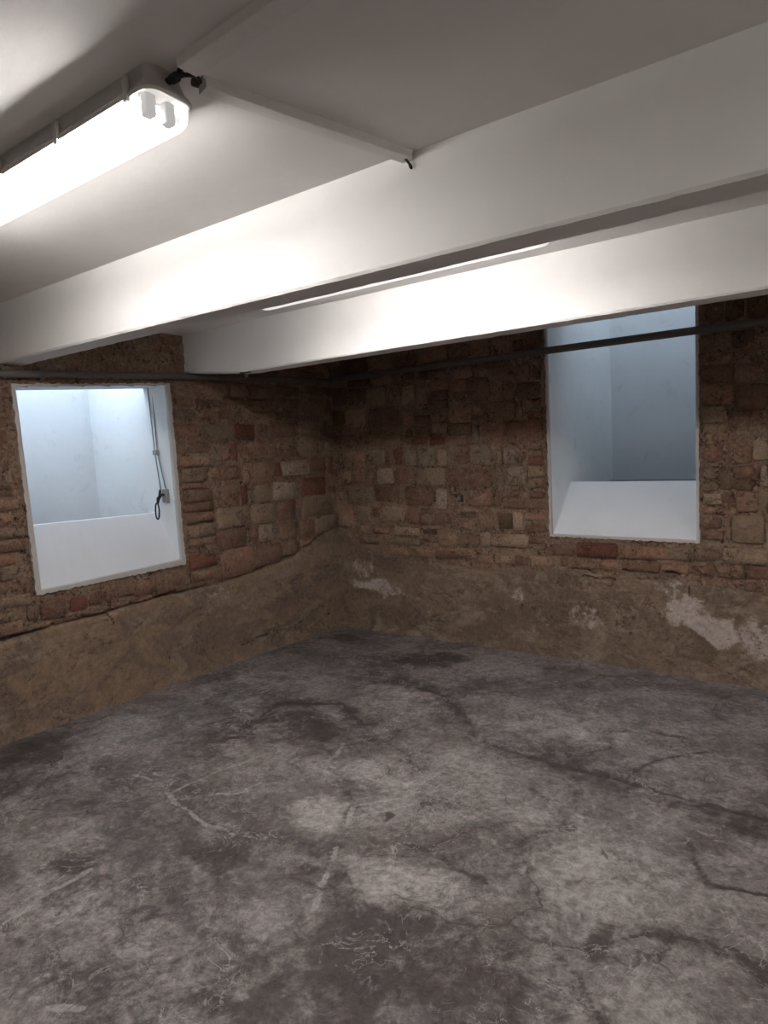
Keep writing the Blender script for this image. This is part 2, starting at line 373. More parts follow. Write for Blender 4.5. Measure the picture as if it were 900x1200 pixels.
WHITE = [([(1.65,-1.98),(1.73,-2.21),(1.91,-2.30),(2.06,-2.43),(2.20,-2.68),(2.35,-2.98),(2.45,-3.24)], .011),([(2.08,-2.46),(2.22,-2.29),(2.26,-1.99),(2.24,-1.62)], .010),
 ([(0.74,-2.87),(1.14,-2.78),(1.39,-2.85),(1.63,-2.90),(2.02,-2.83),(2.17,-2.70)], .010),([(1.30,-2.82),(1.30,-2.58),(1.36,-2.38)], .008),([(1.55,-3.67),(1.52,-3.49),(1.52,-3.34)], .010),
 ([(1.56,-2.37),(1.70,-2.28),(1.90,-2.31)], .008),([(1.93,-3.84),(2.03,-3.75),(2.10,-3.69)], .012),([(1.04,-3.31),(1.03,-3.20)], .010),([(1.35,-2.84),(1.55,-2.66),(1.6,-2.45)], .006),([(2.12,-2.55),(2.2,-2.45),(2.3,-2.3)], .006)]
for pts, w in WHITE:
    w *= .8; d = polydist(lx, ly, pts); W = np.maximum(W, 1.9 * np.exp(-(d / w) ** 2) * (.12 + .88 * sstep(.40, .58, fbm(FX, FY, 7, 4, 9)))); H += .002 * np.exp(-(d / w) ** 2)
r0 = np.hypot(FX, FY)
H += -.034 * np.exp(-(r0 / .75) ** 1.5) + (fbm(FX, FY, 1.3, 5, 12) - .5) * .022 + (fbm(FX, FY, 12, 4, 13) - .5) * .004
hole = np.hypot((FX - 1.32) / .075, (FY + 1.81) / .045); H -= .02 * (1 - sstep(.5, 1.1, hole)); D = np.maximum(D, 1.5 * (1 - sstep(.6, 1.05, hole)))
fl = link('floor', grid_mesh('floor', np.stack([FX, FY, H], -1), None, np.stack([D, G, W], -1), flip=False), M['floor'])
tag(fl, 'stained grey concrete floor with dark and whitish cracks', 'floor', None, 'structure')

# ------------------------------------------------------------------ walls
LWQ = [(-2.785, 1.997), (-1.739, 2.077), (-1.698, 0.814), (-2.740, 0.789)]      # window_1 outer quad: TL TR BR BL (y, z)
LWI = [(-2.762, 1.985), (-1.768, 2.062), (-1.728, 0.852), (-2.708, 0.815)]
RWQ = [(2.009, 2.415), (3.021, 2.415), (3.031, 0.888), (2.026, 0.893)]          # window_2 (x, z)
RWI = [(2.026, 2.4149), (3.002, 2.4149), (3.012, 0.905), (2.043, 0.910)]
def inquad(a, z, Q, grow=0.0):
    c0 = sum(p[0] for p in Q) / 4; c1 = sum(p[1] for p in Q) / 4
    ins = np.ones(np.shape(a), bool)
    for i in range(4):
        (x0, y0), (x1, y1) = Q[i], Q[(i + 1) % 4]
        nx, ny = (y1 - y0), -(x1 - x0); L = math.hypot(nx, ny); nx /= L; ny /= L
        s = 1 if (c0 - x0) * nx + (c1 - y0) * ny > 0 else -1
        ins &= (((a - x0) * nx + (z - y0) * ny) * s > -grow)
    return ins
LTOP = ([-6.6,-2.953,-2.416,-1.834,-1.298,-.989,-.592,-.258,-.053,0], [.56,.571,.597,.619,.628,.657,.725,.83,.908,.92])
RTOP = ([0,.323,.732,1.112,1.424,2.057,2.489,2.715,3.03,3.415,7.0], [.918,.736,.645,.633,.605,.655,.650,.645,.64,.575,.57])
def plaster_top(side, a): return np.interp(a, *(LTOP if side == 'L' else RTOP))
def wall_backing(side, name, a0, a1, fine0, fine1, Q, label):
    av = np.arange(a0, a1 + .001, .014) if False else np.unique(np.round(np.concatenate([np.arange(a0, a1, .06), np.arange(fine0, fine1, .013), [a0, a1]]), 4))
    zv = np.arange(-.12, 2.43, .013)
    A, Z = np.meshgrid(av, zv, indexing='ij')
    d = -.004 + (fbm(A, Z, 9, 5, 21) - .5) * .034 + (fbm(A, Z, 38, 3, 22) - .5) * .008
    pt = plaster_top(side, A); gap = np.abs(Z - pt - .006) < .012
    if side == 'L': d = np.where(gap & (fbm(A, Z, 5, 3, 23) > .33), d - .05, d)
    P = np.stack([d, A, Z], -1) if side == 'L' else np.stack([A, -d, Z], -1)
    ca = (A[:-1, :-1] + A[1:, 1:]) / 2; cz = (Z[:-1, :-1] + Z[1:, 1:]) / 2
    o = link(name, grid_mesh(name, P, ~inquad(ca, cz, Q, -.012), None, flip=(side == 'R')), M['mortar'])
    return tag(o, label, 'wall', None, 'structure')
wall_l = wall_backing('L', 'wall_left', YE, 0.05, -3.7, 0.05, LWQ, 'old brick wall with ochre render base and window nearest the lamp')
wall_r = wall_backing('R', 'wall_right', -0.05, XE, -0.05, 4.2, RWQ, 'old brick wall with brown salt stained base and tall window')
wall_r.name = 'wall_right'

RIGHT_BRICKS = """849,990,1615,1676,R 1011,1159,1602,1674,R 585,719,1621,1706,t 313,554,1629,1720,b -6,249,1630,1737,b 94,336,1446,1577,b 366,553,1452,1590,t 580,657,1446,1582,r 671,739,1447,1596,R 772,879,1441,1591,g 898,1053,1436,1586,g 1083,1178,1431,1568,t 69,164,1301,1410,b 187,336,1294,1443,b 474,637,1285,1425,g 656,793,1284,1421,r 872,1161,1276,1417,t 116,416,1118,1271,t 430,644,1137,1264,r 669,732,1115,1228,b 752,1029,1108,1268,r 1059,1166,1071,1250,g 3,182,905,1059,b 229,393,953,1092,t 407,461,996,1083,r 480,746,957,1089,t 765,880,949,1088,r 898,1039,1031,1084,d 896,1042,943,1017,b 1059,1162,947,1053,b 228,385,841,919,b 399,575,848,912,r 628,889,849,919,t 918,1059,867,917,d 532,899,764,823,t 916,1044,800,850,b 1386,1560,1432,1582,g 1608,1654,1425,1563,t 1669,1801,1426,1560,g 1867,1984,1485,1542,r 1865,1988,1421,1484,R 1188,1567,1263,1420,r 1576,1678,1268,1411,t 1703,1850,1262,1408,g 1864,1997,1329,1405,t 1862,1995,1246,1316,b 1346,1557,1103,1238,r 1572,1630,1099,1232,d 1650,1785,1172,1227,r 1802,1854,1167,1227,b 1866,1989,1168,1232,r 1653,1993,1089,1151,r 1275,1416,1012,1068,d 1435,1586,923,1070,b 1607,1725,928,1063,d 1739,1812,926,1065,t 1825,1991,1006,1057,b 1840,1990,922,992,r 1272,1414,922,987,b 1065,1247,766,888,b 1263,1439,776,896,b 1454,1537,791,898,t 1552,1852,796,896,t 1870,2038,786,898,r 1190,1356,1589,1670,b 392,576,1963,2126,t 603,666,1956,2106,b 753,886,1950,2103,t 904,1008,1940,2089,b 1028,1198,2040,2130,r 1025,1196,1967,2034,r 1022,1193,1894,1961,d 145,361,1796,1950,t 384,753,1772,1950,d 772,859,1766,1904,b 876,1015,1778,1853,r 1031,1177,1779,1874,b 1040,1187,1694,1777,t 872,1024,1692,1765,r 1043,1159,2138,2208,r 928,1021,2131,2205,d 784,874,2146,2209,d 185,370,1979,2134,d -30,162,1995,2154,d -42,122,1810,1952,d 168,435,2140,2218,d 468,659,2132,2220,b 676,767,2113,2188,b -16,412,2249,2401,d 432,664,2233,2371,b 683,904,2240,2352,b 936,1206,2268,2396,b 932,1203,2214,2262,b 1211,1363,2013,2110,b 1377,1567,1934,2094,b 1587,1650,1927,2053,b 1664,1758,1918,2045,b 1771,1977,1919,2025,d 1208,1355,1932,2007,b 1198,1397,1769,1902,b 1413,1489,1778,1927,b 1505,1776,1764,1912,r 1790,1829,1776,1896,b 1853,1975,1823,1910,b 1862,1979,1766,1817,R 1206,1394,1671,1763,b 1408,1473,1605,1753,t 1489,1675,1596,1758,r 1695,1986,1592,1755,r 1245,1418,2116,2211,b 1432,1565,2100,2190,b 1579,1729,2059,2183,b 1764,1897,2031,2165,b 1910,1978,2031,2155,d 1215,1388,2266,2411,d 1404,1569,2244,2405,b 1584,1743,2223,2381,b 1757,1839,2264,2348,r 1852,1983,2260,2392,d 3037,3160,2283,2404,d 3166,3278,2272,2397,d 3284,3398,2261,2393,d 3038,3196,2115,2207,d 3202,3333,2090,2199,d 3041,3111,2032,2109,b 3118,3217,2019,2084,b 3224,3348,1997,2084,b 3353,3400,2066,2178,b 3038,3218,1895,2013,d 3224,3402,1892,1991,b 3046,3215,1762,1888,r 3225,3404,1725,1879,r 3046,3184,1654,1756,t 3191,3317,1592,1719,b 3046,3184,1591,1648,t 3047,3150,1414,1507,r 3196,3319,1394,1509,b 3324,3407,1407,1550,t 3047,3143,1294,1385,t 3150,3211,1229,1382,b 3214,3333,1307,1381,r 3214,3334,1229,1301,r 3366,3408,1252,1377,g 3047,3136,1229,1287,t 3048,3158,1140,1213,t 3165,3230,1149,1221,b 3236,3355,1095,1221,r 3368,3410,1080,1197,t 3048,3187,1076,1123,b 3048,3159,986,1057,d 3048,3166,905,974,r 3174,3210,907,1060,b 3216,3391,899,1068,t 3159,3413,773,872,t 3003,3145,772,856,b 2981,3124,672,745,r 3131,3289,676,747,b 3296,3414,678,758,r 2044,2207,755,844,b 2217,2520,756,863,R 2529,2848,759,851,r 2856,2998,768,866,t 2179,2383,668,726,b 2392,2528,670,739,b 2536,2786,671,731,r 2802,2969,677,739,b 1266,1414,683,741,r 1425,1558,654,722,b 1580,1718,665,730,t 1739,1853,655,730,r 1873,2048,660,738,b"""
LEFT_BRICKS = """-1712,-1464,2014,2095,b -1440,-1224,2013,2101,b -1197,-1024,2025,2119,b -997,-744,2040,2118,b -715,-413,2059,2138,d -381,8,2082,2162,d -1704,-1541,1925,1986,b -1527,-1287,1929,1989,b -1262,-1050,1947,2011,b -1025,-750,1952,2017,r -722,-445,1956,2033,d -414,-29,1938,2050,d -1710,-1564,1840,1904,t -1542,-1349,1846,1911,b -1326,-1098,1846,1913,b -1072,-689,1849,1923,b -660,-451,1872,1939,d -1702,-1486,1713,1795,r -1462,-1189,1685,1800,t -1170,-965,1686,1814,R -944,-834,1702,1827,b -803,-510,1720,1838,b -476,-178,1740,1855,t -143,68,1706,1864,d -1694,-1422,1598,1684,b -1399,-1325,1537,1663,t -1306,-1229,1535,1663,b -1210,-1160,1534,1663,R -1130,-756,1541,1670,b -725,-544,1570,1670,b -485,-244,1548,1720,t -1683,-1409,1497,1575,b -1689,-1471,1390,1492,t -1446,-1360,1407,1484,b -1343,-1148,1382,1503,r -1118,-789,1349,1519,b -767,-707,1386,1511,R -686,-367,1389,1525,g -331,-142,1415,1542,r -106,-48,1385,1548,R -1688,-1475,1340,1384,r -1684,-1408,1248,1338,b -1689,-1414,1174,1242,r -1383,-1162,1184,1349,b -1141,-1080,1193,1344,R -1008,-834,1190,1337,t -800,-505,1199,1343,g -457,-156,1211,1367,R 20,120,1119,1346,d -1395,-1133,1026,1180,t -1678,-1420,1086,1168,r -1070,-789,1023,1184,t -754,-555,1017,1193,r -467,-86,1025,1205,t -1668,-1409,988,1080,t -1368,-1103,867,1020,b -1072,-1005,918,1020,r -976,-799,876,1017,g -767,-541,862,1011,b -504,-339,855,1019,b -313,-11,872,1019,t -1666,-1394,927,982,b -1668,-1416,758,869,R -1378,-1035,651,861,r -998,-732,685,856,b -695,-551,709,856,b -515,-373,736,849,b -256,-17,781,866,r -2722,-2565,632,748,r -2551,-2439,641,738,R -2418,-2332,657,743,d -2314,-2277,659,717,r -2255,-2121,667,771,b -2099,-1972,652,756,r -1948,-1846,642,757,b -1822,-1694,670,749,d -2807,-2667,558,626,b -2654,-2483,564,626,b -2464,-2312,563,635,b -2291,-2157,568,653,b -2135,-1978,571,646,b -1793,-1542,599,664,r -2801,-2730,644,741,b"""

def parse(s): return [(int(p[0]) / 1000, int(p[1]) / 1000, int(p[2]) / 1000, int(p[3]) / 1000, p[4]) for p in (t.split(',') for t in s.split())]
def brick_mesh(w, h, proud, rnd):
    # worn block: jittered eight-cornered face, rounded arris, sides running back into the wall
    cut = min(w, h) * rnd.uniform(.06, .2)
    base = [(-w/2 + cut, h/2), (w/2 - cut, h/2), (w/2, h/2 - cut), (w/2, -h/2 + cut), (w/2 - cut, -h/2), (-w/2 + cut, -h/2), (-w/2, -h/2 + cut), (-w/2, h/2 - cut)]
    j = min(.007, .1 * min(w, h))
    outer = [(x + rnd.uniform(-j, j), y + rnd.uniform(-j, j)) for x, y in base]
    e = min(.007, .12 * min(w, h))
    tx, ty = rnd.uniform(-.04, .04), rnd.uniform(-.05, .05)
    V = []
    for x, y in outer: V.append((x, y, -.035))
    for x, y in outer: V.append((x, y, proud - .006 + tx * x + ty * y + rnd.uniform(-.002, .002)))
    for x, y in outer:
        L = math.hypot(x, y); s = max(0, 1 - e / L); V.append((x * s, y * s, proud + tx * x + ty * y + rnd.uniform(-.0015, .0015)))
    V.append((rnd.uniform(-.1, .1) * w, rnd.uniform(-.1, .1) * h, proud + rnd.uniform(-.002, .003)))
    F = []
    for r in (0, 8):
        for i in range(8): F.append((r + i, r + 8 + i, r + 8 + (i + 1) % 8, r + (i + 1) % 8))
    for i in range(8): F.append((16 + i, 24, 16 + (i + 1) % 8))
    return V, F
def place_brick(side, parent, a0, a1, z0, z1, c, rnd):
    w, h = a1 - a0 - .004, z1 - z0 - .004
    proud = rnd.uniform(.005, .012) - (.006 if c == 'd' else 0) + (.002 if c in 'tg' else 0)
    V, F = brick_mesh(w, h, proud, rnd)
    if side == 'L': V = [(d, x, y) for x, y, d in V]
    else: V = [(x, -d, y) for x, y, d in V]; F = [f[::-1] for f in F]
    me = mesh('brick', V, F); me.materials.append(M[c])
    o = bpy.data.objects.new('brick', me); COL.objects.link(o); o.parent = parent
    o.location = wp(side, (a0 + a1) / 2, (z0 + z1) / 2, 0)
    me.polygons.foreach_set('use_smooth', [True] * len(me.polygons))
    return o
def rect_hits(q, lst, m=.003):
    return any(min(q[1], o[1]) - max(q[0], o[0]) > m and min(q[3], o[3]) - max(q[2], o[2]) > m for o in lst)
def lay(side, parent, digitised, Q, a_lo, a_hi, limit):
    rnd = random.Random(3 if side == 'L' else 5)
    bb = (min(p[0] for p in Q) - .01, max(p[0] for p in Q) + .01, min(p[1] for p in Q) - .012, max(p[1] for p in Q) + .012)
    done = []
    def fits(a0, a1, z0, z1):
        pts_a = np.array([a0, a1, a0, a1, (a0 + a1) / 2]); pts_z = np.array([z0, z0, z1, z1, (z0 + z1) / 2])
        if inquad(pts_a, pts_z, Q, .004).any(): return False
        if side == 'L' and z1 > 2.09 and -2.75 < (a0 + a1) / 2 < -1.56: return False
        return z0 > float(plaster_top(side, (a0 + a1) / 2)) + .004 and z1 < 2.41
    for a0, a1, z0, z1, c in digitised:
        z0 = max(z0, float(plaster_top(side, (a0 + a1) / 2)) + .008)
        if side == 'R' and z0 < 2.4 and z1 > .9:
            if a0 < Q[0][0] < a1: a1 = Q[0][0] - .004
            if a0 < Q[1][0] + .008 < a1: a0 = Q[1][0] + .012
        if z1 - z0 < .025 or a1 - a0 < .025 or not fits(a0, a1, z0, z1): continue
        done.append((a0, a1, z0, z1, c))
    # remaining courses
    extra = []
    z = .52; row = 0
    while z < 2.34:
        h = .066; a = a_lo + (0 if row % 2 else .11)
        while a < a_hi:
            w = rnd.choice([.105, .215, .215, .215, .16])
            q = (a, min(a + w, a_hi), z, z + h)
            for trial in (q, (a, a + w * .5, z, z + h), (a + w * .5, a + w, z, z + h)):
                if trial[1] - trial[0] > .045 and fits(*trial) and not rect_hits(trial, done) and not rect_hits(trial, extra):
                    extra.append((*trial, rnd.choice('bbbbrrtdtb'))); break
            a += w + .010
        z += h + .011; row += 1
    def near(q): return (abs((q[0] + q[1]) / 2 + 1.5) if side == 'L' else abs((q[0] + q[1]) / 2 - 1.9))
    extra.sort(key=near)
    for q in (done + extra)[:limit]: place_brick(side, parent, *q, rnd)
    print('bricks', side, len(done), len(extra))
lay('L', wall_l, parse(LEFT_BRICKS), LWQ, -4.0, -.02, 298)
lay('R', wall_r, parse(RIGHT_BRICKS), RWQ, .02, 4.3, 298)

# render (plaster) base of both walls
def plaster(side, parent, a_lo, a_hi, fine):
    av = np.unique(np.round(np.concatenate([np.arange(a_lo, a_hi, .06), np.arange(fine[0], fine[1], .011), [a_lo, a_hi]]), 4))
    t = np.concatenate([np.linspace(0, .93, 62), np.linspace(.945, 1.0, 7)])
    A, T = np.meshgrid(av, t, indexing='ij')
    top = plaster_top(side, A) + (fbm(A, A * 0, 6, 5, 31) - .5) * .05 + (fbm(A, A * 0 + 3, 40, 3, 32) - .5) * .016
    Z = -.12 + T * (top + .12)
    thick = .016 if side == 'L' else .012
    d = thick + (fbm(A, Z, 5, 5, 33) - .5) * .016 + (fbm(A, Z, 30, 4, 34) - .5) * (.006 if side == 'L' else .010)
    d -= np.clip((T - .95) / .05, 0, 1) ** 2 * (thick + .012)
    d += .02 * np.exp(-np.clip(Z, 0, 9) / .025)          # thickened foot against the floor
    R_ = np.zeros_like(A) + (.55 * np.exp(-(A / .022) ** 2) if side == 'R' else 0); G_ = np.zeros_like(A); B_ = np.zeros_like(A)
    ax = A + (fbm(A, Z, 6, 4, 35) - .5) * .22; az = Z + (fbm(A, Z, 6, 4, 36) - .5) * .18
    if side == 'R':
        for x, z, rx, rz, s in [(.42,.38,.30,.07,.75),(.28,.55,.16,.10,.5),(.62,.33,.16,.05,.6),(1.78,.45,.07,.10,.55),(2.28,.33,.16,.08,.45),(1.98,.28,.12,.06,.35),(2.86,.57,.12,.10,.45),(2.98,.42,.14,.13,.8),(3.10,.33,.13,.11,1.1),(3.33,.30,.12,.16,.75),(3.5,.33,.15,.13,.6),(1.25,.33,.3,.1,.2)]:
            R_ = np.maximum(R_, s * (1 - sstep(.5, 1.25, np.hypot((ax - x) / rx, (az - z) / rz))))
        for x, z, rx, rz, s in [(1.88,.40,.16,.12,.35),(2.2,.25,.5,.2,.25),(2.6,.3,.35,.25,.3),(1.4,.3,.5,.2,.18),(3.25,.2,.4,.2,.3),(.8,.15,.8,.12,.18),(2.1,.57,.6,.08,.3)]:
            G_ = np.maximum(G_, s * (1 - sstep(.4, 1.3, np.hypot((ax - x) / rx, (az - z) / rz))))
        cr = [([(.55,.66),(.75,.645),(.9,.65)],.006),([(2.15,.62),(2.35,.615),(2.5,.61)],.006),([(2.55,.64),(2.75,.625),(2.95,.65),(3.1,.63),(3.4,.6)],.007),([(2.97,.63),(2.975,.53)],.006),([(1.5,.62),(1.9,.64),(2.05,.65)],.004)]
    else:
        for y, z, ry, rz, s in [(-2.5,.5,.2,.06,.15),(-1.5,.53,.2,.06,.4),(-1.2,.45,.12,.08,.3),(-.9,.5,.2,.08,.2)]:
            R_ = np.maximum(R_, s * (1 - sstep(.5, 1.25, np.hypot((ax - y) / ry, (az - z) / rz))))
        for y, z, ry, rz, s in [(-2.2,.47,.16,.10,.25),(-1.45,.52,.5,.08,.28),(-.8,.18,.6,.08,.25),(-.4,.5,.25,.25,.15),(-2.6,.53,.3,.05,.15)]:
            G_ = np.maximum(G_, s * (1 - sstep(.4, 1.3, np.hypot((ax - y) / ry, (az - z) / rz))))
        cr = [([(-2.32,.60),(-2.28,.52)],.005),([(-1.62,.36),(-1.60,.27)],.005),([(-1.9,.24),(-1.88,.18)],.005),([(-1.3,.10),(-.75,.145),(-.05,.135)],.004)]
    for pts, w in cr:
        B_ = np.maximum(B_, np.exp(-(polydist(A + (fbm(A, Z, 18, 4, 37) - .5) * .03, Z + (fbm(A, Z, 18, 4, 38) - .5) * .03, pts) / w) ** 2) * sstep(.3, .5, fbm(A, Z, 9, 3, 39)))
    d -= .008 * B_ + .004 * G_
    P = np.stack([d, A, Z], -1) if side == 'L' else np.stack([A, -d, Z], -1)
    o = link('render_base', grid_mesh('render_base', P, None, np.stack([R_, G_, B_], -1), flip=(side == 'R')), M['plasterL' if side == 'L' else 'plasterR'], parent)
    tag(o, 'smooth ochre render along the foot of the wall' if side == 'L' else 'crumbling brown render with white salt patches along the foot of the wall')
plaster('L', wall_l, YE, 0.0, (-3.7, 0))
plaster('R', wall_r, 0.0, XE, (0, 4.2))

# ceiling and the two unseen walls
gx, gy = np.meshgrid(np.arange(-.05, XE + .05, .05), np.arange(YE - .05, .06, .05), indexing='ij')
cl = link('ceiling', grid_mesh('ceiling', np.stack([gx, gy, ZC + (fbm(gx, gy, 1.5, 3, 41) - .5) * .006], -1), None, None, flip=True), M['white'])
tag(cl, 'white painted ceiling between the beams', 'ceiling', None, 'structure')
tag(link('wall_back', box_mesh('wall_back', (0, YE - .1, -.12), (XE, YE, ZC)), M['shell']), 'plain plastered wall behind the viewpoint', 'wall', None, 'structure')
tag(link('wall_side', box_mesh('wall_side', (XE, YE, -.12), (XE + .1, 0, ZC)), M['shell']), 'plain plastered wall beside the viewpoint', 'wall', None, 'structure')

# ------------------------------------------------------------------ beams
def beam(yf, yb, label, notch=False, seed=0):
    xs = np.arange(0, XE + .01, .04); rnd = random.Random(seed); V = []; F = []
    for x in xs:
        zb = ZB + .003 * math.sin(x * 1.3 + seed)
        if notch: zb = max(zb, float(np.interp(x, [0, .6], [2.160, 2.100])))
        def j(s=.0012): return rnd.uniform(-s, s)
        chip = .003 if rnd.random() < .06 else 0
        V += [(x, yf, ZC + .01), (x, yf + j(.001), zb + .010), (x, yf + .006 + j() + chip, zb + j(.001)), (x, yb - .006 + j() - chip * .5, zb + j(.001)), (x, yb + j(.001), zb + .010), (x, yb, ZC + .01)]
    n = 6
    for i in range(len(xs) - 1):
        for s in range(n - 1): F.append((i * n + s, i * n + s + 1, (i + 1) * n + s + 1, (i + 1) * n + s))
    F.append(tuple(range(n))); F.append(tuple((len(xs) - 1) * n + s for s in range(n))[::-1])
    return tag(link('ceiling_beam', mesh('ceiling_beam', V, F), M['white']), label, 'beam', 'white ceiling beams', 'structure')
beam(-2.838, -2.715, 'white ceiling beam nearest the camera, right beside the bright lamp', seed=1)
beam(-1.606, -1.483, 'white ceiling beam farther back, closest to the tall window wall', True, seed=2)

# ------------------------------------------------------------------ windows and light wells
def ring_mesh(name, side, outer, inner, d0, d1, dz_in):
    # ragged plaster lip around the opening
    rnd = random.Random(9); V = []; F = []; N = 64
    pts_o = []; pts_i = []
    for i in range(4):
        for k in range(N):
            t = k / N
            o = [outer[i][c] * (1 - t) + outer[(i + 1) % 4][c] * t for c in (0, 1)]
            q = [inner[i][c] * (1 - t) + inner[(i + 1) % 4][c] * t for c in (0, 1)]
            m = 0.0 if k == 0 else 1.0
            pts_o.append((o[0] + rnd.uniform(-.004, .004) * m, o[1] + rnd.uniform(-.005, .004) * m)); pts_i.append(q)
    n = len(pts_o)
    for p in pts_o: V.append(wp(side, p[0], p[1], d0))
    for p in pts_o: V.append(wp(side, p[0], p[1], d1 + rnd.uniform(-.002, .002)))
    for p, o in zip(pts_i, pts_o): V.append(wp(side, p[0] * .94 + o[0] * .06, p[1] * .94 + o[1] * .06, d1))
    for p in pts_i: V.append(wp(side, p[0], p[1], d1 - .006))
    for p in pts_i: V.append(wp(side, p[0], p[1], dz_in))
    for r in range(4):
        for i in range(n): F.append((r * n + i, r * n + (i + 1) % n, (r + 1) * n + (i + 1) % n, (r + 1) * n + i))
    return mesh(name, V, F)
def quad_grid(name, p00, p10, p11, p01, n=10, m=10):
    U, T = np.meshgrid(np.linspace(0, 1, n + 1), np.linspace(0, 1, m + 1), indexing='ij')
    U = U[..., None]; T = T[..., None]
    p00, p10, p11, p01 = map(np.array, (p00, p10, p11, p01))
    P = (p00 * (1 - U) + p10 * U) * (1 - T) + (p01 * (1 - U) + p11 * U) * T
    return grid_mesh(name, P)
def window(side, name, Qo, Qi, depth, sill_z, back, lo_a, hi_a, bottom, top, label, sky_block=None, splay=0.0):
    w = empty(name, wp(side, (Qi[2][0] + Qi[3][0]) / 2, Qi[3][1], 0)); tag(w, label, 'window', None, 'structure')
    tl, tr, br, bl = Qi
    ring_me = ring_mesh('plaster_rim', side, Qo, Qi, -.03, .010, -.02)
    link('plaster_rim', ring_me, M['rim'], w)
    f = lambda a, z, d: wp(side, a, z, d)
    # reveal sides flush with the well
    s0, s1 = -.015, -depth
    def pl(nm, a, b, c, d, mat): return link(nm, quad_grid(nm, a, b, c, d), mat, w)
    a_l, a_r = lo_a, hi_a
    # jambs run straight back to the rear of the well
    def jr(z): return tr[0] + (br[0] - tr[0]) * (tr[1] - z) / (tr[1] - br[1])
    def jl(z): return tl[0] + (bl[0] - tl[0]) * (tl[1] - z) / (tl[1] - bl[1])
    for jj, cz in ((jr, tr[1]), (jl, tl[1])):
        zb_ = min(bl[1], br[1]) - .03
        pl('well_side_wall', f(jj(cz), cz, s0), f(jj(cz + splay), cz + splay, s1), f(jj(zb_), zb_, s1), f(jj(zb_), zb_, s0), M['well'])
        pl('well_side_wall', f(jj(top), top, s1), f(jj(top), top, -back), f(jj(zb_), zb_, -back), f(jj(zb_), zb_, s1), M['well'])
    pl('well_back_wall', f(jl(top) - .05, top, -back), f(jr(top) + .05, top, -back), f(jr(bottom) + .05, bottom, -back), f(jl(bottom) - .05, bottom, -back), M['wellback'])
    # the lintel splays upward towards the well
    pl('lintel', f(tl[0], tl[1], s0), f(tr[0], tr[1], s0), f(jr(tr[1] + splay), tr[1] + splay, s1), f(jl(tl[1] + splay), tl[1] + splay, s1), M['well'])
    pl('well_front_wall', f(jl(top), top, s1), f(jr(top), top, s1), f(jr(tr[1] + splay), tr[1] + splay, s1), f(jl(tl[1] + splay), tl[1] + splay, s1), M['well'])
    pl('well_floor', f(jl(bottom) - .05, bottom, s1), f(jr(bottom) + .05, bottom, s1), f(jr(bottom) + .05, bottom, -back), f(jl(bottom) - .05, bottom, -back), M['dirt'])
    # sloping sill: a solid wedge with a narrow flat crest
    A0, A1 = min(bl[0], tl[0]) - .01, max(br[0], tr[0]) + .01
    z0, z1 = bl[1], br[1]
    prof = [(s0, 0), (-depth + .02, 1), (-depth, 1.012), (-depth - .035, 1.005), (-depth - .037, None), (s0, None)]
    V = []; F = []; N = 12
    for i in range(N + 1):
        t = i / N; a = A0 * (1 - t) + A1 * t; zf = z0 * (1 - t) + z1 * t - .004
        for d, q in prof: V.append(f(a, (zf + (sill_z - zf) * q) if q is not None else min(bottom, z0) - .06, d))
    n = len(prof)
    for i in range(N):
        for s in range(n): F.append((i * n + s, i * n + (s + 1) % n, (i + 1) * n + (s + 1) % n, (i + 1) * n + s))
    F.append(tuple(range(n))); F.append(tuple(N * n + s for s in range(n))[::-1])
    link('window_sill', mesh('window_sill', V, F), M['sill'], w)
    if sky_block: link('added_sky_block', box_mesh('added_sky_block', *sky_block), M['well'], w)  # unseen slab added to hold back part of the sky light
    return w
win1 = window('L', 'window_1', LWQ, LWI, .26, 1.176, .975, -2.77, -1.73, .80, L_TOP, 'low deep white window opening with sloped sill and hanging cord', sky_block=((-1.03, -2.85, L_TOP), (-.66, -1.65, L_TOP + .08)))
win2 = window('R', 'window_2', RWQ, RWI, .43, 1.268, 1.51, 2.02, 3.02, 1.235, R_TOP, 'tall deep white window opening crossed by a dark pipe', sky_block=((1.9, 1.1, R_TOP), (3.15, 1.58, R_TOP + .08)), splay=.5)

# ------------------------------------------------------------------ pipes
def smooth_path(pts, step=.12):
    out = []
    for p, q in zip(pts[:-1], pts[1:]):
        p, q = Vector(p), Vector(q); n = max(1, int((q - p).length / step))
        for i in range(n): out.append(p.lerp(q, i / n))
    return out + [Vector(pts[-1])]
def saddle(name, parent, c, axis, r, mat):
    bm = bmesh.new()
    V = []; F = []
    for e in (-.012, .012):
        for k in range(9):
            a = math.pi * k / 8
            # half band around the pipe, open to the wall
            if axis == 'y': V.append((c[0] + math.sin(a) * (r + .003), c[1] + e, c[2] + math.cos(a) * (r + .003)))
            else: V.append((c[0] + e, c[1] - math.sin(a) * (r + .003), c[2] + math.cos(a) * (r + .003)))
        for s in (1, -1):
            if axis == 'y': V.append((c[0] - r - .01, c[1] + e, c[2] + s * (r + .02)))
            else: V.append((c[0] + e, c[1] + r + .01, c[2] + s * (r + .02)))
    bm.free()
    n = 11
    for k in range(8): F.append((k, k + 1, n + k + 1, n + k))
    F.append((0, 9, n + 9, n)); F.append((8, 10, n + 10, n + 8))
    o = link(name, mesh(name, V, F), mat, parent)
    m = o.modifiers.new('solid', 'SOLIDIFY'); m.thickness = .003
    return o
PL = [(.042, -4.2, 1.96), (.042, -2.853, 2.043), (.042, -2.252, 2.088), (.042, -1.384, 2.142), (.042, -.154, 2.211), (.042, -.05, 2.218)]
pl_ = empty('wall_pipe', PL[-1]); tag(pl_, 'thin dark grey pipe running above the left window, sagging toward the near beam', 'pipe', 'pipes high on the brick walls')
link('pipe_run', tube_mesh('pipe_run', smooth_path(PL), .021, 14), M['pipe'], pl_, True)
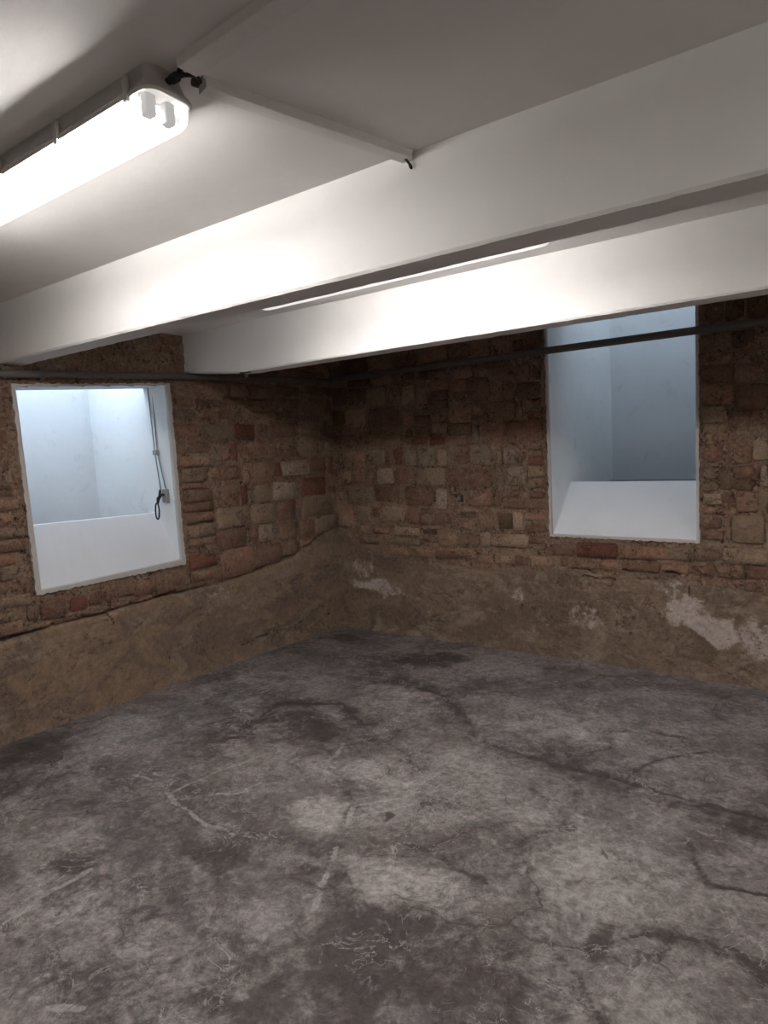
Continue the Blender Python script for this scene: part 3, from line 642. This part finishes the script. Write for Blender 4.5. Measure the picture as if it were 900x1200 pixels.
for y in (-3.3, -2.62, -1.3, -.45):
    saddle('pipe_clip', pl_, (.042, y, float(np.interp(y, [p[1] for p in PL], [p[2] for p in PL]))), 'y', .021, M['pipe'])
PR = [(.03, -.055, 2.224), (1.2, -.055, 2.224), (2.04, -.055, 2.228), (3.04, -.055, 2.230), (6.95, -.055, 2.226)]
pr_ = empty('wall_pipe', PR[0]); tag(pr_, 'straight dark grey pipe crossing in front of the tall window', 'pipe', 'pipes high on the brick walls')
link('pipe_run', tube_mesh('pipe_run', smooth_path(PR), .025, 14), M['pipe'], pr_, True)
for x in (.5, 1.29, 1.95, 3.1, 4.2): saddle('pipe_clip', pr_, (x, -.055, 2.226), 'x', .025, M['pipe'])

# ------------------------------------------------------------------ fluorescent lights
def light(xe, yc, L, label, drop=0.0):
    zc = ZC - drop
    t = empty('fluorescent_light', (xe - L / 2, yc, ZC)); tag(t, label, 'light', 'twin tube ceiling lights')
    x0, x1 = xe - L, xe; hw = .066
    def ring(i, z, r): return [(x, y, z) for x, y in rrect(x0 + i, x1 - i, yc - hw + i * .8, yc + hw - i * .8, r)]
    h = link('housing', loft_mesh('housing', [ring(.022, zc + .002, .03), ring(.020, zc - .012, .03), ring(.010, zc - .042, .032), ring(.002, zc - .052, .034), ring(0, zc - .060, .034), ring(.004, zc - .062, .032), ring(.010, zc - .058, .03), ring(.014, zc - .03, .03)], True, True), M['housing'], t)
    tr = link('reflector_tray', box_mesh('reflector_tray', (x0 + .03, yc - .044, zc - .058), (x1 - .075, yc + .044, zc - .050), .003), M['tray'], t)
    df = link('diffuser', loft_mesh('diffuser', [ring(.004, zc - .061, .032), ring(.006, zc - .085, .032), ring(.010, zc - .104, .032), ring(.020, zc - .114, .028), ring(.030, zc - .117, .02)], False, True), M['diffuser'], t, True)
    link('gasket', loft_mesh('gasket', [ring(-.002, zc - .0585, .035), ring(-.003, zc - .062, .036), ring(.001, zc - .0665, .035), ring(.006, zc - .0665, .032)]), M['clip'], t)
    for s in (-1, 1):
        y = yc + s * .026
        link('tube', tube_mesh('tube', [(x0 + .075, y, zc - .084), (x1 - .085, y, zc - .084)], .012, 10), M['tube'], t, True)
        for xx, sg in ((x1 - .060, 1), (x0 + .060, -1)):
            link('lampholder', box_mesh('lampholder', (xx - .014, y - .013, zc - .102), (xx + .014, y + .013, zc - .052), .006), M['socket'], t)
    if drop:
        for bx in (x0 + .3, x1 - .3):
            link('hanger_bracket', box_mesh('hanger_bracket', (bx - .015, yc - .02, zc - .002), (bx + .015, yc + .02, ZC + .002), .003), M['steel'], t)
    xx = x1 - .085
    while xx > x0 + .05:
        for s in (-1, 1):
            o = link('cover_clip', box_mesh('cover_clip', (xx - .008, yc + s * (hw - .006) - .005, zc - .076), (xx + .008, yc + s * (hw - .006) + .011 * (1 if s > 0 else 0) + .005 - (.011 if s < 0 else 0) * 0, zc - .020), .003), M['clip'], t)
            if s < 0: o.location.y -= .006
        xx -= .31
    return t
lamp_a = light(2.540, -3.545, 1.5, 'lit twin tube ceiling light with clips, large in the near bay')
lamp_b = light(2.930, -2.250, 1.5, 'lit twin tube ceiling light glimpsed between the two beams', .043)
lamp_c = light(6.10, -3.620, 1.5, 'lit twin tube ceiling light farther along the near bay, out of view')
lamp_d = light(6.10, -2.250, 1.5, 'lit twin tube ceiling light farther along the second bay, out of view', .043)
# cable entry of the near light
gl = link('cable_gland', tube_mesh('cable_gland', [(2.520, -3.548, ZC - .030), (2.538, -3.546, ZC - .029), (2.539, -3.546, ZC - .029), (2.556, -3.544, ZC - .027), (2.557, -3.544, ZC - .027), (2.572, -3.536, ZC - .025)], [.008, .008, .011, .011, .007, .006], 10), M['black'], lamp_a)
tag(gl, 'black cable gland')
tag(link('cable', tube_mesh('cable', [(2.560, -3.543, ZC - .026), (2.573, -3.530, ZC - .024), (2.576, -3.512, ZC - .018), (2.566, -3.494, ZC - .012), (2.556, -3.478, ZC - .011)], .005, 8), M['black'], lamp_a), 'short black cable')
tag(link('cable', tube_mesh('cable', [(2.558, -3.543, ZC - .026), (2.562, -3.541, ZC - .014), (2.568, -3.538, ZC - .010)], .006, 8), M['black'], lamp_a), 'short black cable')

# ------------------------------------------------------------------ cable trunking on the ceiling
def trunk(p, q, w, label, grp):
    p, q = Vector(p), Vector(q); t = empty('cable_trunking', (p.x, p.y, ZC)); tag(t, label, 'trunking', grp)
    d = (q - p).normalized(); s = Vector((-d.y, d.x, 0)) * w / 2
    def prof(c):
        return [c + s + Vector((0, 0, .004)), c + s * 1.0 + Vector((0, 0, -.008)), c - s + Vector((0, 0, -.008)), c - s + Vector((0, 0, .004))]
    def prof2(c):
        return [c + s * 1.06 + Vector((0, 0, -.007)), c + s * 1.06 + Vector((0, 0, -.023)), c + s * .98 + Vector((0, 0, -.025)), c - s * .98 + Vector((0, 0, -.025)), c - s * 1.06 + Vector((0, 0, -.023)), c - s * 1.06 + Vector((0, 0, -.007))]
    z = Vector((0, 0, ZC)); n = max(2, int((q - p).length / .08)); rnd = random.Random(4)
    cs = [p.lerp(q, i / n) + z + Vector((0, 0, rnd.uniform(-.001, .001))) for i in range(n + 1)]
    link('channel', loft_mesh('channel', [prof(c) for c in cs], True, True), M['trunk'], t)
    link('lid', loft_mesh('lid', [prof2(c) for c in [cs[0] + d * .006] + cs[1:-1] + [cs[-1] - d * .003]], True, True), M['trunk'], t)
    return t
trunk((2.578, -3.537, 0), (4.60, -3.62, 0), .050, 'pale mini trunking running from the light end across the ceiling', 'white cable trunking')
tb = trunk((2.550, -3.474, 0), (2.722, -2.840, 0), .040, 'pale mini trunking running from the light to the near beam', 'white cable trunking')
cap = link('end_grommet', tube_mesh('end_grommet', [(2.545, -3.492, ZC - .011), (2.549, -3.478, ZC - .011)], .011, 10), M['black'], tb)
tag(cap, 'black grommet')
st = link('cable_stub', tube_mesh('cable_stub', [(2.716, -2.868, ZC - .012), (2.722, -2.858, ZC - .022), (2.730, -2.850, ZC - .036), (2.734, -2.848, ZC - .046), (2.738, -2.850, ZC - .052)], [.004, .004, .004, .006, .004], 8), M['black'], tb)
tag(st, 'cut black cable end')

# ------------------------------------------------------------------ hooks and cords
hk = empty('ceiling_hook', (.615, -1.60, 2.10)); tag(hk, 'small steel hook under the farther beam near the corner', 'hook')
link('plate', box_mesh('plate', (.56, -1.600, 2.094), (.65, -1.58, 2.104), .002), M['pipe'], hk)
link('hook_loop', tube_mesh('hook_loop', [(.615 + .012 * math.sin(a), -1.592, 2.082 + .014 * math.cos(a)) for a in [math.radians(d) for d in range(0, 300, 30)]], .0035, 8), M['steel'], hk, True)
cb = empty('cable_clip', (.0, -2.835, 2.07)); tag(cb, 'small pale metal clip under the near beam on the left wall', 'clip')
link('strap', tube_mesh('strap', [(.005, -2.832, 2.092), (.03, -2.834, 2.085), (.034, -2.834, 2.068), (.03, -2.834, 2.052), (.05, -2.834, 2.035), (.052, -2.836, 2.02)], .005, 8), M['steel'], cb, True)
link('screw', tube_mesh('screw', [(.0, -2.832, 2.09), (.012, -2.832, 2.09)], .008, 10), M['steel'], cb)
pc = empty('pull_cord', (-.15, -1.765, 2.06)); tag(pc, 'grey double cord with metal snap hook hanging in the left window', 'cord')
link('cord', tube_mesh('cord', smooth_path([(-.205, -1.768, 2.062), (-.160, -1.775, 1.61), (-.128, -1.768, 1.335)], .06), .0042, 8), M['cord'], pc, True)
link('cord', tube_mesh('cord', smooth_path([(-.165, -1.762, 2.062), (-.146, -1.765, 1.61), (-.090, -1.755, 1.352)], .06), .0042, 8), M['cord'], pc, True)
link('cord_clamp', box_mesh('cord_clamp', (-.175, -1.785, 1.59), (-.135, -1.755, 1.625), .005), M['steel'], pc)
cl_ = link('cleat', box_mesh('cleat', (-.115, -1.772, 1.255), (-.070, -1.735, 1.35), .006), M['steel'], pc)
link('pivot_bolt', tube_mesh('pivot_bolt', [(-.095, -1.795, 1.31), (-.095, -1.73, 1.31)], .010, 10), M['black'], cl_)
hd = link('snap_hook', tube_mesh('snap_hook', [(-.128, -1.775, 1.345), (-.118, -1.785, 1.30), (-.140, -1.785, 1.285), (-.150, -1.785, 1.25)], [.008, .013, .013, .009], 10), M['black'], pc, True)
link('hook_ring', tube_mesh('hook_ring', [(-.160 + .022 * math.cos(a), -1.785, 1.195 + .058 * math.sin(a)) for a in [2 * math.pi * i / 20 for i in range(20)]], .0055, 8, closed=True), M['black'], hd, True)
